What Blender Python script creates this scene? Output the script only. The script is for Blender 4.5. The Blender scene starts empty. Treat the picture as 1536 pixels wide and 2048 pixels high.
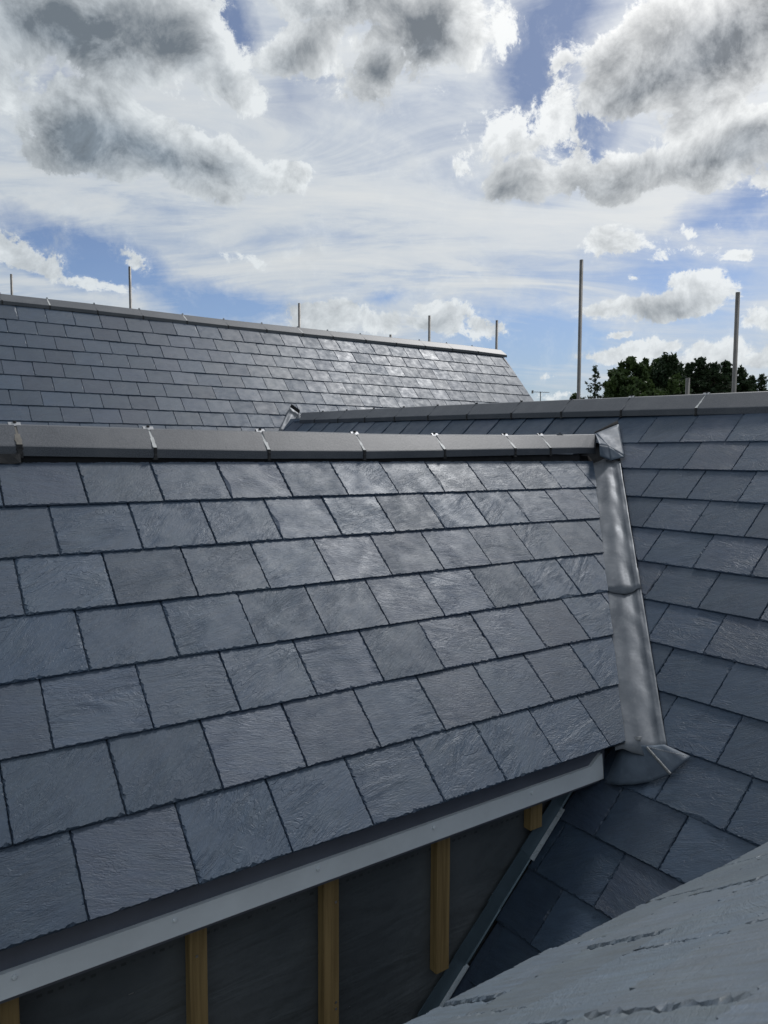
import bpy, math, random
from mathutils import Vector, Matrix
import numpy as np
R = math.radians
random.seed(7)
scene = bpy.context.scene
COL = scene.collection

# ------------------------------------------------------------------ camera
EYE = 6.5                       # eye height above the ground
PIT, ROLL, YAW = 0.0756, -0.0043, 0.9594
FPX = 1516.6
cr = Vector((math.sin(YAW), -math.cos(YAW), 0))
ch = Vector((math.cos(YAW), math.sin(YAW), 0))
cf = ch * math.cos(PIT) + Vector((0, 0, -math.sin(PIT)))
cu = cr.cross(cf)
r2 = cr * math.cos(ROLL) - cu * math.sin(ROLL)
u2 = cr * math.sin(ROLL) + cu * math.cos(ROLL)
cam = bpy.data.objects.new('camera', bpy.data.cameras.new('camera'))
COL.objects.link(cam)
cam.matrix_world = Matrix(((r2.x, u2.x, -cf.x, 0), (r2.y, u2.y, -cf.y, 0), (r2.z, u2.z, -cf.z, EYE), (0, 0, 0, 1)))
cam.data.sensor_fit = 'HORIZONTAL'
cam.data.sensor_width = 36
cam.data.lens = FPX / 1536 * 36
cam.data.dof.use_dof = True; cam.data.dof.focus_distance = 4.0; cam.data.dof.aperture_fstop = 22.0
cam.data.clip_start = 0.01
cam.data.clip_end = 5000
scene.camera = cam
scene.cycles.max_bounces = 4; scene.cycles.diffuse_bounces = 3; scene.cycles.glossy_bounces = 2; scene.cycles.transmission_bounces = 2

def direction(u, v):
    """world direction of a measured point of view (pixels of the 1536x2048 survey photo)"""
    x, y = (u - 768) / FPX, (1024 - v) / FPX
    return (r2 * x + u2 * y + cf)

# ------------------------------------------------------------------ light
scene.view_settings.view_transform = 'Standard'
scene.view_settings.look = 'None'
scene.view_settings.exposure = 0
scene.view_settings.gamma = 1
scene.view_settings.use_curve_mapping = False
SUN_EL, SUN_AZ = R(50), YAW - R(36)          # azimuth counted from +x
sun_dir = Vector((math.cos(SUN_EL) * math.cos(SUN_AZ), math.cos(SUN_EL) * math.sin(SUN_AZ), math.sin(SUN_EL)))
sun = bpy.data.objects.new('sun', bpy.data.lights.new('sun', 'SUN'))
COL.objects.link(sun)
sun.data.energy = 2.1
sun.data.angle = R(7)
sun.data.color = (1.0, 0.98, 0.96)
sun.rotation_euler = sun_dir.to_track_quat('Z', 'Y').to_euler()

# ------------------------------------------------------------------ node helper
class E:
    """a socket with arithmetic"""
    def __init__(s, nt, sock): s.nt, s.k = nt, sock
    def m(s, op, b=None, c=None, clamp=False):
        n = s.nt.nodes.new('ShaderNodeMath'); n.operation = op; n.use_clamp = clamp
        for i, q in enumerate((s, b, c)):
            if q is None: continue
            if isinstance(q, E): s.nt.links.new(q.k, n.inputs[i])
            else: n.inputs[i].default_value = q
        return E(s.nt, n.outputs[0])
    def __add__(s, b): return s.m('ADD', b)
    def __sub__(s, b): return s.m('SUBTRACT', b)
    def __mul__(s, b): return s.m('MULTIPLY', b)
    def __truediv__(s, b): return s.m('DIVIDE', b)
    __radd__ = __add__
    __rmul__ = __mul__
    def __rsub__(s, b): return (s * -1.0) + b
    def ss(s, lo, hi, a=0., b=1.):
        n = s.nt.nodes.new('ShaderNodeMapRange'); n.interpolation_type = 'SMOOTHSTEP'
        s.nt.links.new(s.k, n.inputs[0])
        for i, q in zip((1, 2, 3, 4), (lo, hi, a, b)): n.inputs[i].default_value = q
        return E(s.nt, n.outputs[0])
    def lin(s, lo, hi, a=0., b=1.):
        n = s.nt.nodes.new('ShaderNodeMapRange'); n.interpolation_type = 'LINEAR'
        s.nt.links.new(s.k, n.inputs[0])
        for i, q in zip((1, 2, 3, 4), (lo, hi, a, b)): n.inputs[i].default_value = q
        return E(s.nt, n.outputs[0])

def vm(nt, op, a, b=None, out=0):
    n = nt.nodes.new('ShaderNodeVectorMath'); n.operation = op
    for i, q in enumerate((a, b)):
        if q is None: continue
        if isinstance(q, E): nt.links.new(q.k, n.inputs[i])
        elif op == 'SCALE' and i == 1: n.inputs['Scale'].default_value = q
        else: n.inputs[i].default_value = q
    return E(nt, n.outputs[out])
def vscale(nt, a, s):
    n = nt.nodes.new('ShaderNodeVectorMath'); n.operation = 'SCALE'
    nt.links.new(a.k, n.inputs[0])
    if isinstance(s, E): nt.links.new(s.k, n.inputs['Scale'])
    else: n.inputs['Scale'].default_value = s
    return E(nt, n.outputs[0])
def sep(nt, a):
    n = nt.nodes.new('ShaderNodeSeparateXYZ'); nt.links.new(a.k, n.inputs[0])
    return [E(nt, o) for o in n.outputs]
def comb(nt, *q):
    n = nt.nodes.new('ShaderNodeCombineXYZ')
    for i, x in enumerate(q):
        if isinstance(x, E): nt.links.new(x.k, n.inputs[i])
        else: n.inputs[i].default_value = x
    return E(nt, n.outputs[0])
def noise(nt, vec, scale, detail=4, rough=.5, dist=0., color=False, lac=2.):
    n = nt.nodes.new('ShaderNodeTexNoise'); nt.links.new(vec.k, n.inputs['Vector'])
    n.inputs['Scale'].default_value = scale; n.inputs['Detail'].default_value = detail
    n.inputs['Roughness'].default_value = rough; n.inputs['Distortion'].default_value = dist
    n.inputs['Lacunarity'].default_value = lac
    return E(nt, n.outputs[1 if color else 0])
def mix(nt, fac, a, b, blend='MIX'):
    n = nt.nodes.new('ShaderNodeMix'); n.data_type = 'RGBA'; n.blend_type = blend
    for i, q in ((0, fac), (6, a), (7, b)):
        if isinstance(q, E): nt.links.new(q.k, n.inputs[i])
        elif i == 0: n.inputs[0].default_value = q
        else: n.inputs[i].default_value = (*q, 1)
    return E(nt, n.outputs[2])
def mapping(nt, vec, loc=(0, 0, 0), rot=(0, 0, 0), sc=(1, 1, 1), kind='POINT'):
    n = nt.nodes.new('ShaderNodeMapping'); n.vector_type = kind
    nt.links.new(vec.k, n.inputs[0])
    n.inputs['Location'].default_value = loc; n.inputs['Rotation'].default_value = rot; n.inputs['Scale'].default_value = sc
    return E(nt, n.outputs[0])

# ------------------------------------------------------------------ sky with clouds
world = bpy.data.worlds.new('World'); scene.world = world; world.use_nodes = True
W = world.node_tree; W.nodes.clear()
wo = W.nodes.new('ShaderNodeOutputWorld'); bg = W.nodes.new('ShaderNodeBackground')
W.links.new(bg.outputs[0], wo.inputs[0])
bg.inputs[1].default_value = 0.1
sky = W.nodes.new('ShaderNodeTexSky'); sky.sky_type = 'NISHITA'; sky.sun_disc = False
sky.sun_elevation = SUN_EL; sky.sun_rotation = math.pi / 2 - SUN_AZ
sky.air_density = 1.2; sky.dust_density = 1.0; sky.ozone_density = 2.5
SKY = E(W, sky.outputs[0])
tc = W.nodes.new('ShaderNodeTexCoord')
DIR = vm(W, 'NORMALIZE', E(W, tc.outputs['Generated']))

def azel(u, v):
    d = direction(u, v).normalized()
    return math.atan2(d.dot(cr), d.dot(ch)), math.asin(d.z)

# cumulus masses: (u, v, half width, half height, tilt, thickness)
CLOUDS = [
    (190, 38, 250, 80, 4, 1.15), (385, 88, 112, 54, 34, 1.0), (60, 20, 140, 80, 0, .9), (20, 175, 90, 50, 10, .55), (470, 150, 60, 34, 30, .7),
    (530, 190, 36, 44, 40, .36), (60, 240, 60, 60, 50, .4),
    (205, 268, 104, 68, 14, 1.45), (330, 300, 150, 48, 18, 1.4), (470, 328, 120, 34, 16, 1.0), (150, 325, 80, 34, 0, .75), (575, 338, 50, 22, 8, .6), (430, 368, 120, 16, 4, .42),
    (600, 92, 100, 34, -12, .9), (690, 10, 220, 36, 4, .9), (758, 112, 44, 42, 0, 1.05), (862, 48, 88, 56, 0, 1.25), (930, 95, 50, 50, 30, .5), (1015, 30, 40, 52, 20, .45), (700, 150, 120, 40, 10, .4), (850, 130, 90, 40, 0, .4),
    (1450, 40, 200, 86, -14, 1.2), (1310, 160, 140, 46, -10, 1.1), (1235, 110, 80, 44, -30, .7), (1135, 125, 36, 36, -30, .42), (1520, 262, 140, 44, -6, 1.15), (1410, 225, 130, 30, -16, .55),
    (1420, 322, 130, 38, 10, .85), (1260, 345, 130, 42, -2, .85), (1170, 345, 60, 40, 0, .6), (1050, 358, 60, 42, 0, .75), (1112, 235, 44, 84, 16, .55), (1070, 300, 80, 40, -10, .45), (985, 275, 80, 50, -20, .42),
    (1225, 482, 80, 30, 0, .6), (1395, 470, 50, 22, 0, .45), (1380, 508, 60, 16, 0, .35), (1475, 512, 36, 10, 0, .35),
    (1230, 618, 110, 17, 2, .62), (1370, 606, 100, 26, -8, .72), (1395, 566, 56, 20, 0, .45), (1268, 560, 24, 10, 0, .4), (1240, 668, 26, 8, 0, .35),
    (1300, 702, 130, 20, -4, .6), (1430, 700, 90, 26, 0, .62), (1525, 725, 70, 26, 0, .55), (1530, 640, 50, 30, 0, .4), (1530, 350, 30, 26, 0, .5),
    (640, 640, 90, 36, 0, .62), (745, 650, 66, 26, 0, .55), (880, 655, 66, 34, 0, .72), (965, 668, 46, 18, 0, .55),
    (495, 512, 46, 16, 8, .38), (40, 512, 90, 26, 18, .65), (185, 565, 90, 16, 8, .42), (270, 530, 60, 16, 30, .32), (1120, 792, 80, 10, 0, .35), (1090, 760, 22, 7, 0, .28),
]
WVc = noise(W, DIR, 8.0, 6, .6, 0., True)
WV = vm(W, 'SUBTRACT', WVc, (.5, .5, .5))
Zc = vm(W, 'DOT_PRODUCT', DIR, (0, 0, 1), 1)
Fc = vm(W, 'DOT_PRODUCT', DIR, tuple(ch), 1); Rc = vm(W, 'DOT_PRODUCT', DIR, tuple(cr), 1)
AE0 = comb(W, Rc.m('ARCTAN2', Fc), Zc.m('ARCSINE'), 0.)
PQ = vm(W, 'ADD', AE0, vm(W, 'MULTIPLY', WV, (.075, .060, 0)))
def spherical(q):
    n = W.nodes.new('ShaderNodeTexGradient'); n.gradient_type = 'SPHERICAL'
    W.links.new(q.k, n.inputs[0]); return E(W, n.outputs['Fac'])
D = D2 = None
pp = PQ
for i, (u, v, ru, rv, rot, th) in enumerate(CLOUDS):
    a, e = azel(u, v)
    if i and i % 5 == 0: pp = vm(W, 'ADD', PQ, vscale(W, PQ, D * 1e-7))   # keeps the evaluation order linear
    q = mapping(W, pp, (a, e, 0), (0, 0, -R(rot)), (ru / FPX * 1.42, rv / FPX * 1.42, 1), 'TEXTURE')
    l = spherical(q) * (th * 1.15)
    D = l if D is None else D.m('SMOOTH_MAX', l, .10)
    if th >= .7:
        l2 = spherical(vm(W, 'ADD', q, (.14, .34, 0))) * (th * 1.15)
        D2 = l2 if D2 is None else D2.m('SMOOTH_MAX', l2, .12)
# the same broken cumulus carries on round the rest of the sky
low = noise(W, mapping(W, DIR, (3.1, 1.7, 0), (0, 0, 0), (2.4, 2.4, 4.5)), 1.0, 3, .5)
away = Fc.lin(.62, .45)
gen = ((low - .43) * 5.0).m('MINIMUM', 1.0).m('MAXIMUM', 0.) * away
D = D.m('SMOOTH_MAX', gen, .10)
bn = noise(W, DIR, 17.0, 11, .70, .25)
bs_ = noise(W, vm(W, 'ADD', DIR, tuple((sun_dir - ch * .2).normalized() * .014)), 17.0, 6, .66, .25)
big = noise(W, DIR, 7.0, 3, .5)
gate = D.ss(.0, .14)
Dn = D + (bn - .5) * gate * 1.75
wisp = (D * 1.0 + (bn - .5) * 2.6 * gate + (big - .5) * .8 * gate).ss(.05, .62) * .55
alpha = Dn.ss(.19, .36).m('MAXIMUM', wisp)
relief = bs_ - bn
thick = ((D2.m('MAXIMUM', gen * .8) * .62 + D * .38) + (bn - .5) * 1.15 + (big - .5) * 1.1 + relief * 1.8).lin(.10, 1.14).m('POWER', .85, clamp=True)
# high veil
pl = comb(W, Rc / (Zc.m('MAXIMUM', 0.) + .22), Fc / (Zc.m('MAXIMUM', 0.) + .22), 0.)
st = noise(W, mapping(W, pl, (0, 0, 0), (0, 0, R(-42)), (1.0, 2.8, 1)), 1.5, 8, .64, 1.1)
st2 = noise(W, mapping(W, pl, (4, 2, 0), (0, 0, R(20)), (.8, 1.3, 1)), 1.3, 5, .6, .9)
AE = vm(W, 'ADD', AE0, vm(W, 'MULTIPLY', WV, (.14, .10, 0)))
HOLES = [(190, 530, 210, 46, 12, 1.0), (430, 610, 180, 50, 9, .9), (1060, 700, 190, 100, 0, .95), (1090, 110, 95, 150, 20, .8), (1500, 410, 160, 60, -16, .75),
         (1400, 560, 200, 120, 0, .5), (620, 180, 90, 60, 0, .35), (1160, 260, 90, 50, 0, .7), (760, 600, 60, 14, 0, .5), (1330, 780, 400, 40, 0, .5), (140, 170, 60, 40, 0, .5), (450, 60, 60, 60, 0, .8)]
H = None
for i, (u, v, ru, rv, rot, th) in enumerate(HOLES):
    a, e = azel(u, v)
    pp = AE if H is None or i % 4 else vm(W, 'ADD', AE, vscale(W, AE, H * 1e-7))
    l = spherical(mapping(W, pp, (a, e, 0), (0, 0, -R(rot)), (ru / FPX * 1.3, rv / FPX * 1.3, 1), 'TEXTURE')) * (th * 1.5)
    H = l if H is None else H.m('SMOOTH_MAX', l, .1)
H = H.m('MINIMUM', 1.1)
veil = ((st - .5) * 1.7 + (st2 - .5) * 1.3 + .98 - H * 1.05).m('MAXIMUM', .06).m('MINIMUM', .96)
glow = vm(W, 'DOT_PRODUCT', DIR, tuple(sun_dir), 1).m('MAXIMUM', 0.).m('POWER', 6.0)
vbase = mix(W, ((st - .5) * 2.2 + (st2 - .5) * 1.6 + .5).m('MINIMUM', 1.).m('MAXIMUM', 0.), (4.3, 5.1, 6.1), (6.6, 6.9, 7.0))
vcol = mix(W, glow.m('MINIMUM', 1.), vbase, (11.0, 11.0, 11.0))
sk = mix(W, 1.0, SKY, (.60, .68, .88), 'MULTIPLY')
sk = mix(W, Zc.ss(.16, .40, .0, .62), sk, (1.55, 2.05, 3.2))           # thin haze dulls the blue higher up
c1 = mix(W, veil, sk, vcol)
white = mix(W, glow.m('MINIMUM', 1.), (7.1, 7.6, 7.9), (13.5, 13.2, 12.8))
grey = mix(W, glow.m('MINIMUM', 1.), (1.62, 2.0, 2.4), (2.8, 2.9, 3.1))
grey = mix(W, 1.0, grey, comb(W, *[((bn - .5) * -1.9 + (big - .5) * -2.2 + relief * -2.4 + 1.0).m('MAXIMUM', .86).m('MINIMUM', 1.7)] * 3), 'MULTIPLY')
ccol = mix(W, thick, white, grey)
c2 = mix(W, alpha * .97, c1, ccol)
W.links.new(c2.k, bg.inputs[0])
world.cycles.sampling_method = 'MANUAL'; world.cycles.sample_map_resolution = 512

# ------------------------------------------------------------------ materials
def mat(name):
    m = bpy.data.materials.new(name); m.use_nodes = True
    return m, m.node_tree, m.node_tree.nodes['Principled BSDF']
def coords(nt, kind='Object'):
    return E(nt, nt.nodes.new('ShaderNodeTexCoord').outputs[kind])
def orand(nt):
    return E(nt, nt.nodes.new('ShaderNodeObjectInfo').outputs['Random'])
def bump(nt, bs, h, strength, dist):
    n = nt.nodes.new('ShaderNodeBump'); n.inputs['Strength'].default_value = strength; n.inputs['Distance'].default_value = dist
    nt.links.new(h.k, n.inputs['Height']); nt.links.new(n.outputs[0], bs.inputs['Normal'])
    return n
def setc(nt, bs, key, v):
    if isinstance(v, E): nt.links.new(v.k, bs.inputs[key])
    elif isinstance(v, tuple): bs.inputs[key].default_value = (*v, 1)
    else: bs.inputs[key].default_value = v

def slate_material(name, relief=1.0, soft=False, tone=1.0):
    m, nt, bs = mat(name)
    r = orand(nt)
    r2_ = (r * 7.31).m('FRACT'); r3 = (r * 23.7).m('FRACT'); r4 = (r * 57.1).m('FRACT')
    P = coords(nt)
    off = comb(nt, r * 31.0, r2_ * 17.0, r3 * 9.0)
    P0 = vm(nt, 'ADD', P, off)
    vr = nt.nodes.new('ShaderNodeVectorRotate'); vr.rotation_type = 'Z_AXIS'
    nt.links.new(P0.k, vr.inputs['Vector'])
    nt.links.new((r2_.lin(0, 1, -.75, .35)).k, vr.inputs['Angle'])
    Pr = E(nt, vr.outputs[0])
    # riven cleavage: thin ledges that follow the contours of a stretched noise
    A1 = noise(nt, mapping(nt, Pr, sc=(4.5, 13, 1)), 1.0, 4, .52, .9)
    k = A1 * (r3.lin(0, 1, 9, 20))
    fr = k.m('FRACT')
    ledge = fr.ss(.0, .12) - fr
    A2 = noise(nt, mapping(nt, Pr, sc=(16, 60, 1)), 1.0, 6, .6, .6)
    k2 = A2 * 9.0
    ledge2 = k2.m('FRACT').ss(.0, .3) - k2.m('FRACT')
    A3 = noise(nt, mapping(nt, Pr, sc=(60, 220, 1)), 1.0, 4, .6)
    patch = noise(nt, P0, 7.0, 2, .5).ss(.36, .62)
    amt = r4.lin(0, 1, .35, 1.0)
    h = ledge * .95 * patch * amt + ledge2 * .42 * (patch * .6 + .4) + A3 * .75 + A1 * .5 + A2 * .8
    bump(nt, bs, h, (.5 if soft else 1.0) * relief, .0012)
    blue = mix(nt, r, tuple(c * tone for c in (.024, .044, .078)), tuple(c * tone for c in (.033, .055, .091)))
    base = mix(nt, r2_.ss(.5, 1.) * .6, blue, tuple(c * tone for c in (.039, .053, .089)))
    lum = r4.lin(0, 1, .84, 1.18)
    base = mix(nt, 1.0, base, comb(nt, lum, lum, lum), 'MULTIPLY')
    ledge_shade = (fr.ss(.10, .0) * patch * amt) * A2.ss(.42, .60)
    base = mix(nt, ledge_shade * .55, base, (.018, .024, .036))  # relief shadow along the ledges, put into the colour
    dirt = noise(nt, P0, 9.0, 5, .6).ss(.4, .75)
    base = mix(nt, dirt * .30, base, tuple(c * tone for c in (.048, .074, .098)))
    fine = noise(nt, mapping(nt, Pr, sc=(14, 70, 1)), 1.0, 6, .68).lin(.3, .7, .82, 1.2)
    if soft: fine = noise(nt, mapping(nt, P0, sc=(110, 9, 1)), 1.0, 6, .66, .4).lin(.32, .68, .62, 1.38) * noise(nt, P0, 240., 2, .6).lin(.3, .7, .85, 1.15)
    base = mix(nt, 1.0, base, comb(nt, fine, fine, fine), 'MULTIPLY')
    sc_ = noise(nt, mapping(nt, P0, rot=(0, 0, .8), sc=(26, 130, 1)), 1.0, 5, .72).ss(.69, .76)
    sp = noise(nt, P0, 120.0, 2, .5).ss(.74, .80)
    base = mix(nt, (sc_ * .28 + sp * .35).m('MINIMUM', 1.), base, (.22, .23, .25))
    setc(nt, bs, 'Base Color', base)
    setc(nt, bs, 'Roughness', noise(nt, P0, 14.0, 4, .6).lin(.3, .7, .41, .57) + r3 * .07)
    bs.inputs['Specular IOR Level'].default_value = .6
    bs.inputs['Specular Tint'].default_value = (1, 1, 1, 1) if soft else (.90, .95, 1.0, 1)
    if soft:            # paler, greyer slates
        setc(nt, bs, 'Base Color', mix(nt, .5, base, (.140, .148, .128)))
    return m
M_SLATE = slate_material('slate', 1.0)
M_SLATE_FAR = slate_material('slate_far', .45)
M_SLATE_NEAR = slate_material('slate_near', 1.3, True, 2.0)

def simple(name, col, rough=.6, metal=0., var=.25, nscale=12., bmp=.2, bdist=.001, kind='Object', spec=.5):
    m, nt, bs = mat(name)
    P = vm(nt, 'ADD', coords(nt, kind), comb(nt, orand(nt) * 11., 0., 0.))
    n1 = noise(nt, P, nscale, 6, .6).lin(.25, .75, 1 - var, 1 + var)
    setc(nt, bs, 'Base Color', mix(nt, 1.0, col, comb(nt, n1, n1, n1), 'MULTIPLY'))
    setc(nt, bs, 'Roughness', noise(nt, P, nscale * 1.7, 4, .6).lin(.3, .7, max(.05, rough - .08), min(1, rough + .08)))
    bs.inputs['Metallic'].default_value = metal; bs.inputs['Specular IOR Level'].default_value = spec
    bump(nt, bs, noise(nt, P, nscale * 6, 5, .65), bmp, bdist)
    return m

def ridge_material():
    m, nt, bs = mat('ridge_tile_concrete')
    P = vm(nt, 'ADD', coords(nt), comb(nt, orand(nt) * 13., 0., 0.))
    g = noise(nt, P, 260., 3, .7)
    g2 = noise(nt, P, 90., 4, .7)
    base = mix(nt, g.ss(.38, .66), (.029, .037, .050), (.072, .081, .100))
    base = mix(nt, noise(nt, P, 6., 4, .6).ss(.42, .72) * .45, base, (.095, .103, .117))
    base = mix(nt, noise(nt, mapping(nt, P, sc=(9, 60, 60)), 1., 5, .7).ss(.68, .75) * .5, base, (.36, .36, .36))
    setc(nt, bs, 'Base Color', base); bs.inputs['Roughness'].default_value = .5; bs.inputs['Specular IOR Level'].default_value = .6
    bump(nt, bs, g * .6 + g2, .55, .0009)
    return m
M_RIDGE = ridge_material()
M_STRIP = simple('joint_strip_pale', (.48, .49, .49), .6, 0, .35, 40)
M_STRIP_BROWN = simple('joint_strip_brown', (.15, .14, .125), .8, 0, .3, 40)
M_RUBBER = simple('black_sealant', (.013, .013, .015), .55, 0, .3, 60, .6, .003)
M_CLIP = simple('steel_clip', (.34, .35, .37), .5, .4, .1, 50)
M_SCREW = simple('screw_steel', (.35, .36, .38), .4, .8, .2, 80)
M_FASCIA = simple('grey_fascia', (.11, .125, .165), .42, 0, .2, 5, .08)
M_TRIM = simple('pale_trim', (.68, .74, .80), .38, .0, .14, 4, .05)
M_MEMB = None
M_FELT = simple('roof_felt', (.012, .013, .016), .9, 0, .3, 10)
M_POLE = simple('galvanised_tube', (.17, .165, .16), .5, .55, .35, 5, .2)
M_ALU = simple('soaker_metal', (.10, .15, .19), .42, .35, .15, 9, .1)
M_ALU_LIT = simple('soaker_metal_lit', (.50, .56, .62), .30, .3, .12, 20, .1)  # soaker metal painted paler for light caught on two folds
M_RENDER = simple('house_render', (.36, .34, .31), .85, 0, .15, 3, .3)
M_WELD = simple('lead_weld', (.24, .25, .26), .45, .5, .3, 90, .8, .002)

def lead_material(name='lead_sheet', tone=(1, 1, 1), metal=.35):
    m, nt, bs = mat(name)
    P = coords(nt)
    n1 = noise(nt, P, 7., 6, .62, .6); n2 = noise(nt, P, 28., 5, .65); n3 = noise(nt, mapping(nt, P, sc=(1, 1, .35)), 40., 4, .6)
    base = mix(nt, n1.ss(.34, .66), (.075, .088, .108), (.120, .135, .157))
    base = mix(nt, n2.ss(.52, .74) * .55, base, (.165, .180, .20))
    base = mix(nt, n3.ss(.60, .78) * .5, base, (.10, .105, .115))
    base = mix(nt, 1.0, base, tone, 'MULTIPLY')
    setc(nt, bs, 'Base Color', base); bs.inputs['Metallic'].default_value = metal
    setc(nt, bs, 'Roughness', n2.lin(.3, .7, .42, .56) + (.35 - metal) * .4)
    bump(nt, bs, noise(nt, P, 9., 3, .5) * 1.5 + n2 * .5, .4, .003)
    return m
M_LEAD = lead_material()
M_LEAD_DARK = lead_material('lead_sheet_shaded', (.60, .74, .88), .08)  # same lead, colour darkened for facets that reflect less sky

def membrane_material():
    m, nt, bs = mat('breather_membrane')
    P = coords(nt)
    g = noise(nt, P, 420., 2, .6); b = noise(nt, P, 2.2, 5, .55)
    base = mix(nt, b.ss(.35, .7), (.062, .076, .090), (.112, .130, .146))
    base = mix(nt, g.ss(.5, .8) * .35, base, (.10, .10, .105))
    # faint printed chain of dashes that runs along the sheet
    x, y, z = sep(nt, E(nt, [n for n in nt.nodes if n.type == 'NEW_GEOMETRY'][0].outputs['Position']) if [n for n in nt.nodes if n.type == 'NEW_GEOMETRY'] else E(nt, nt.nodes.new('ShaderNodeNewGeometry').outputs['Position']))
    dash = (x * 42.).m('FRACT').ss(.40, .55) * noise(nt, P, 30., 2, .5).ss(.42, .55)
    line = (z - (EYE - 1.240)).m('ABSOLUTE').ss(.005, .0025)
    base = mix(nt, dash * line * .5, base, (.012, .012, .014))
    setc(nt, bs, 'Base Color', base); bs.inputs['Roughness'].default_value = .8
    bump(nt, bs, g * .4 + noise(nt, P, 5., 4, .5) * 26. + noise(nt, mapping(nt, P, sc=(1.5, 1, 7)), 1., 4, .5, 1.) * 22., .6, .0014)
    return m
M_MEMB = membrane_material()

def timber_material():
    m, nt, bs = mat('treated_timber')
    P = vm(nt, 'ADD', coords(nt), comb(nt, orand(nt) * 5., orand(nt) * 3., 0.))
    g = noise(nt, mapping(nt, P, sc=(60, 60, 2.2)), 1., 6, .62, .5)
    base = mix(nt, g.ss(.3, .7), (.19, .130, .055), (.33, .235, .105))
    kn = noise(nt, mapping(nt, P, sc=(18, 18, 7)), 1., 1, .4).ss(.74, .79)
    base = mix(nt, kn, base, (.03, .02, .012))
    setc(nt, bs, 'Base Color', base); bs.inputs['Roughness'].default_value = .75
    bump(nt, bs, g, .5, .002)
    return m
M_TIMBER = timber_material()

# ------------------------------------------------------------------ object helpers
def mesh(name, verts, faces, m=None, smooth=False):
    me = bpy.data.meshes.new(name); me.from_pydata([tuple(v) for v in verts], [], faces); me.update()
    if m: me.materials.append(m)
    if smooth:
        for p in me.polygons: p.use_smooth = True
    return me
def tag(o, label=None, cat=None, group=None, kind=None):
    if label: o['label'] = label
    if cat: o['category'] = cat
    if group: o['group'] = group
    if kind: o['kind'] = kind
    return o
def empty(name, loc):
    o = bpy.data.objects.new(name, None); COL.objects.link(o); o.location = loc; o.empty_display_size = .2
    return o
def link(name, me, parent=None, matrix=None):
    """matrix is in world space; a parent is always an unrotated object"""
    o = bpy.data.objects.new(name, me); COL.objects.link(o)
    M = matrix or Matrix.Identity(4)
    if parent is not None:
        o.parent = parent
        off = Vector((0, 0, 0)); q = parent
        while q is not None: off += q.location; q = q.parent
        M = Matrix.Translation(-off) @ M
    o.matrix_basis = M
    return o
def part(name, verts, faces, m, parent, smooth=False):
    """geometry given in world space; origin at its first vertex"""
    o0 = Vector(verts[0])
    me = mesh(name, [Vector(v) - o0 for v in verts], faces, m, smooth)
    return link(name, me, parent, Matrix.Translation(o0))
def box(x0, x1, y0, y1, z0, z1):
    v = [(x, y, z) for z in (z0, z1) for y in (y0, y1) for x in (x0, x1)]
    return v, [(0, 2, 3, 1), (4, 5, 7, 6), (0, 1, 5, 4), (2, 6, 7, 3), (0, 4, 6, 2), (1, 3, 7, 5)]
def prism(profile, a0, a1, axis='x', fn=None):
    """closed profile [(h, z)] swept along x or y; fn(h,z,t)->dz"""
    n = len(profile); v = []
    for t in (a0, a1):
        for h, z in profile:
            tt = t(h, z) if callable(t) else t
            dz = fn(h, z, tt) if fn else 0
            v.append((tt, h, z + dz) if axis == 'x' else (h, tt, z + dz))
    f = [(i, (i + 1) % n, n + (i + 1) % n, n + i) for i in range(n)] + [tuple(range(n - 1, -1, -1)), tuple(range(n, 2 * n))]
    return v, f
def fixnormals(o):
    import bmesh
    bm = bmesh.new(); bm.from_mesh(o.data); bmesh.ops.recalc_face_normals(bm, faces=bm.faces); bm.to_mesh(o.data); bm.free()
    return o

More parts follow.
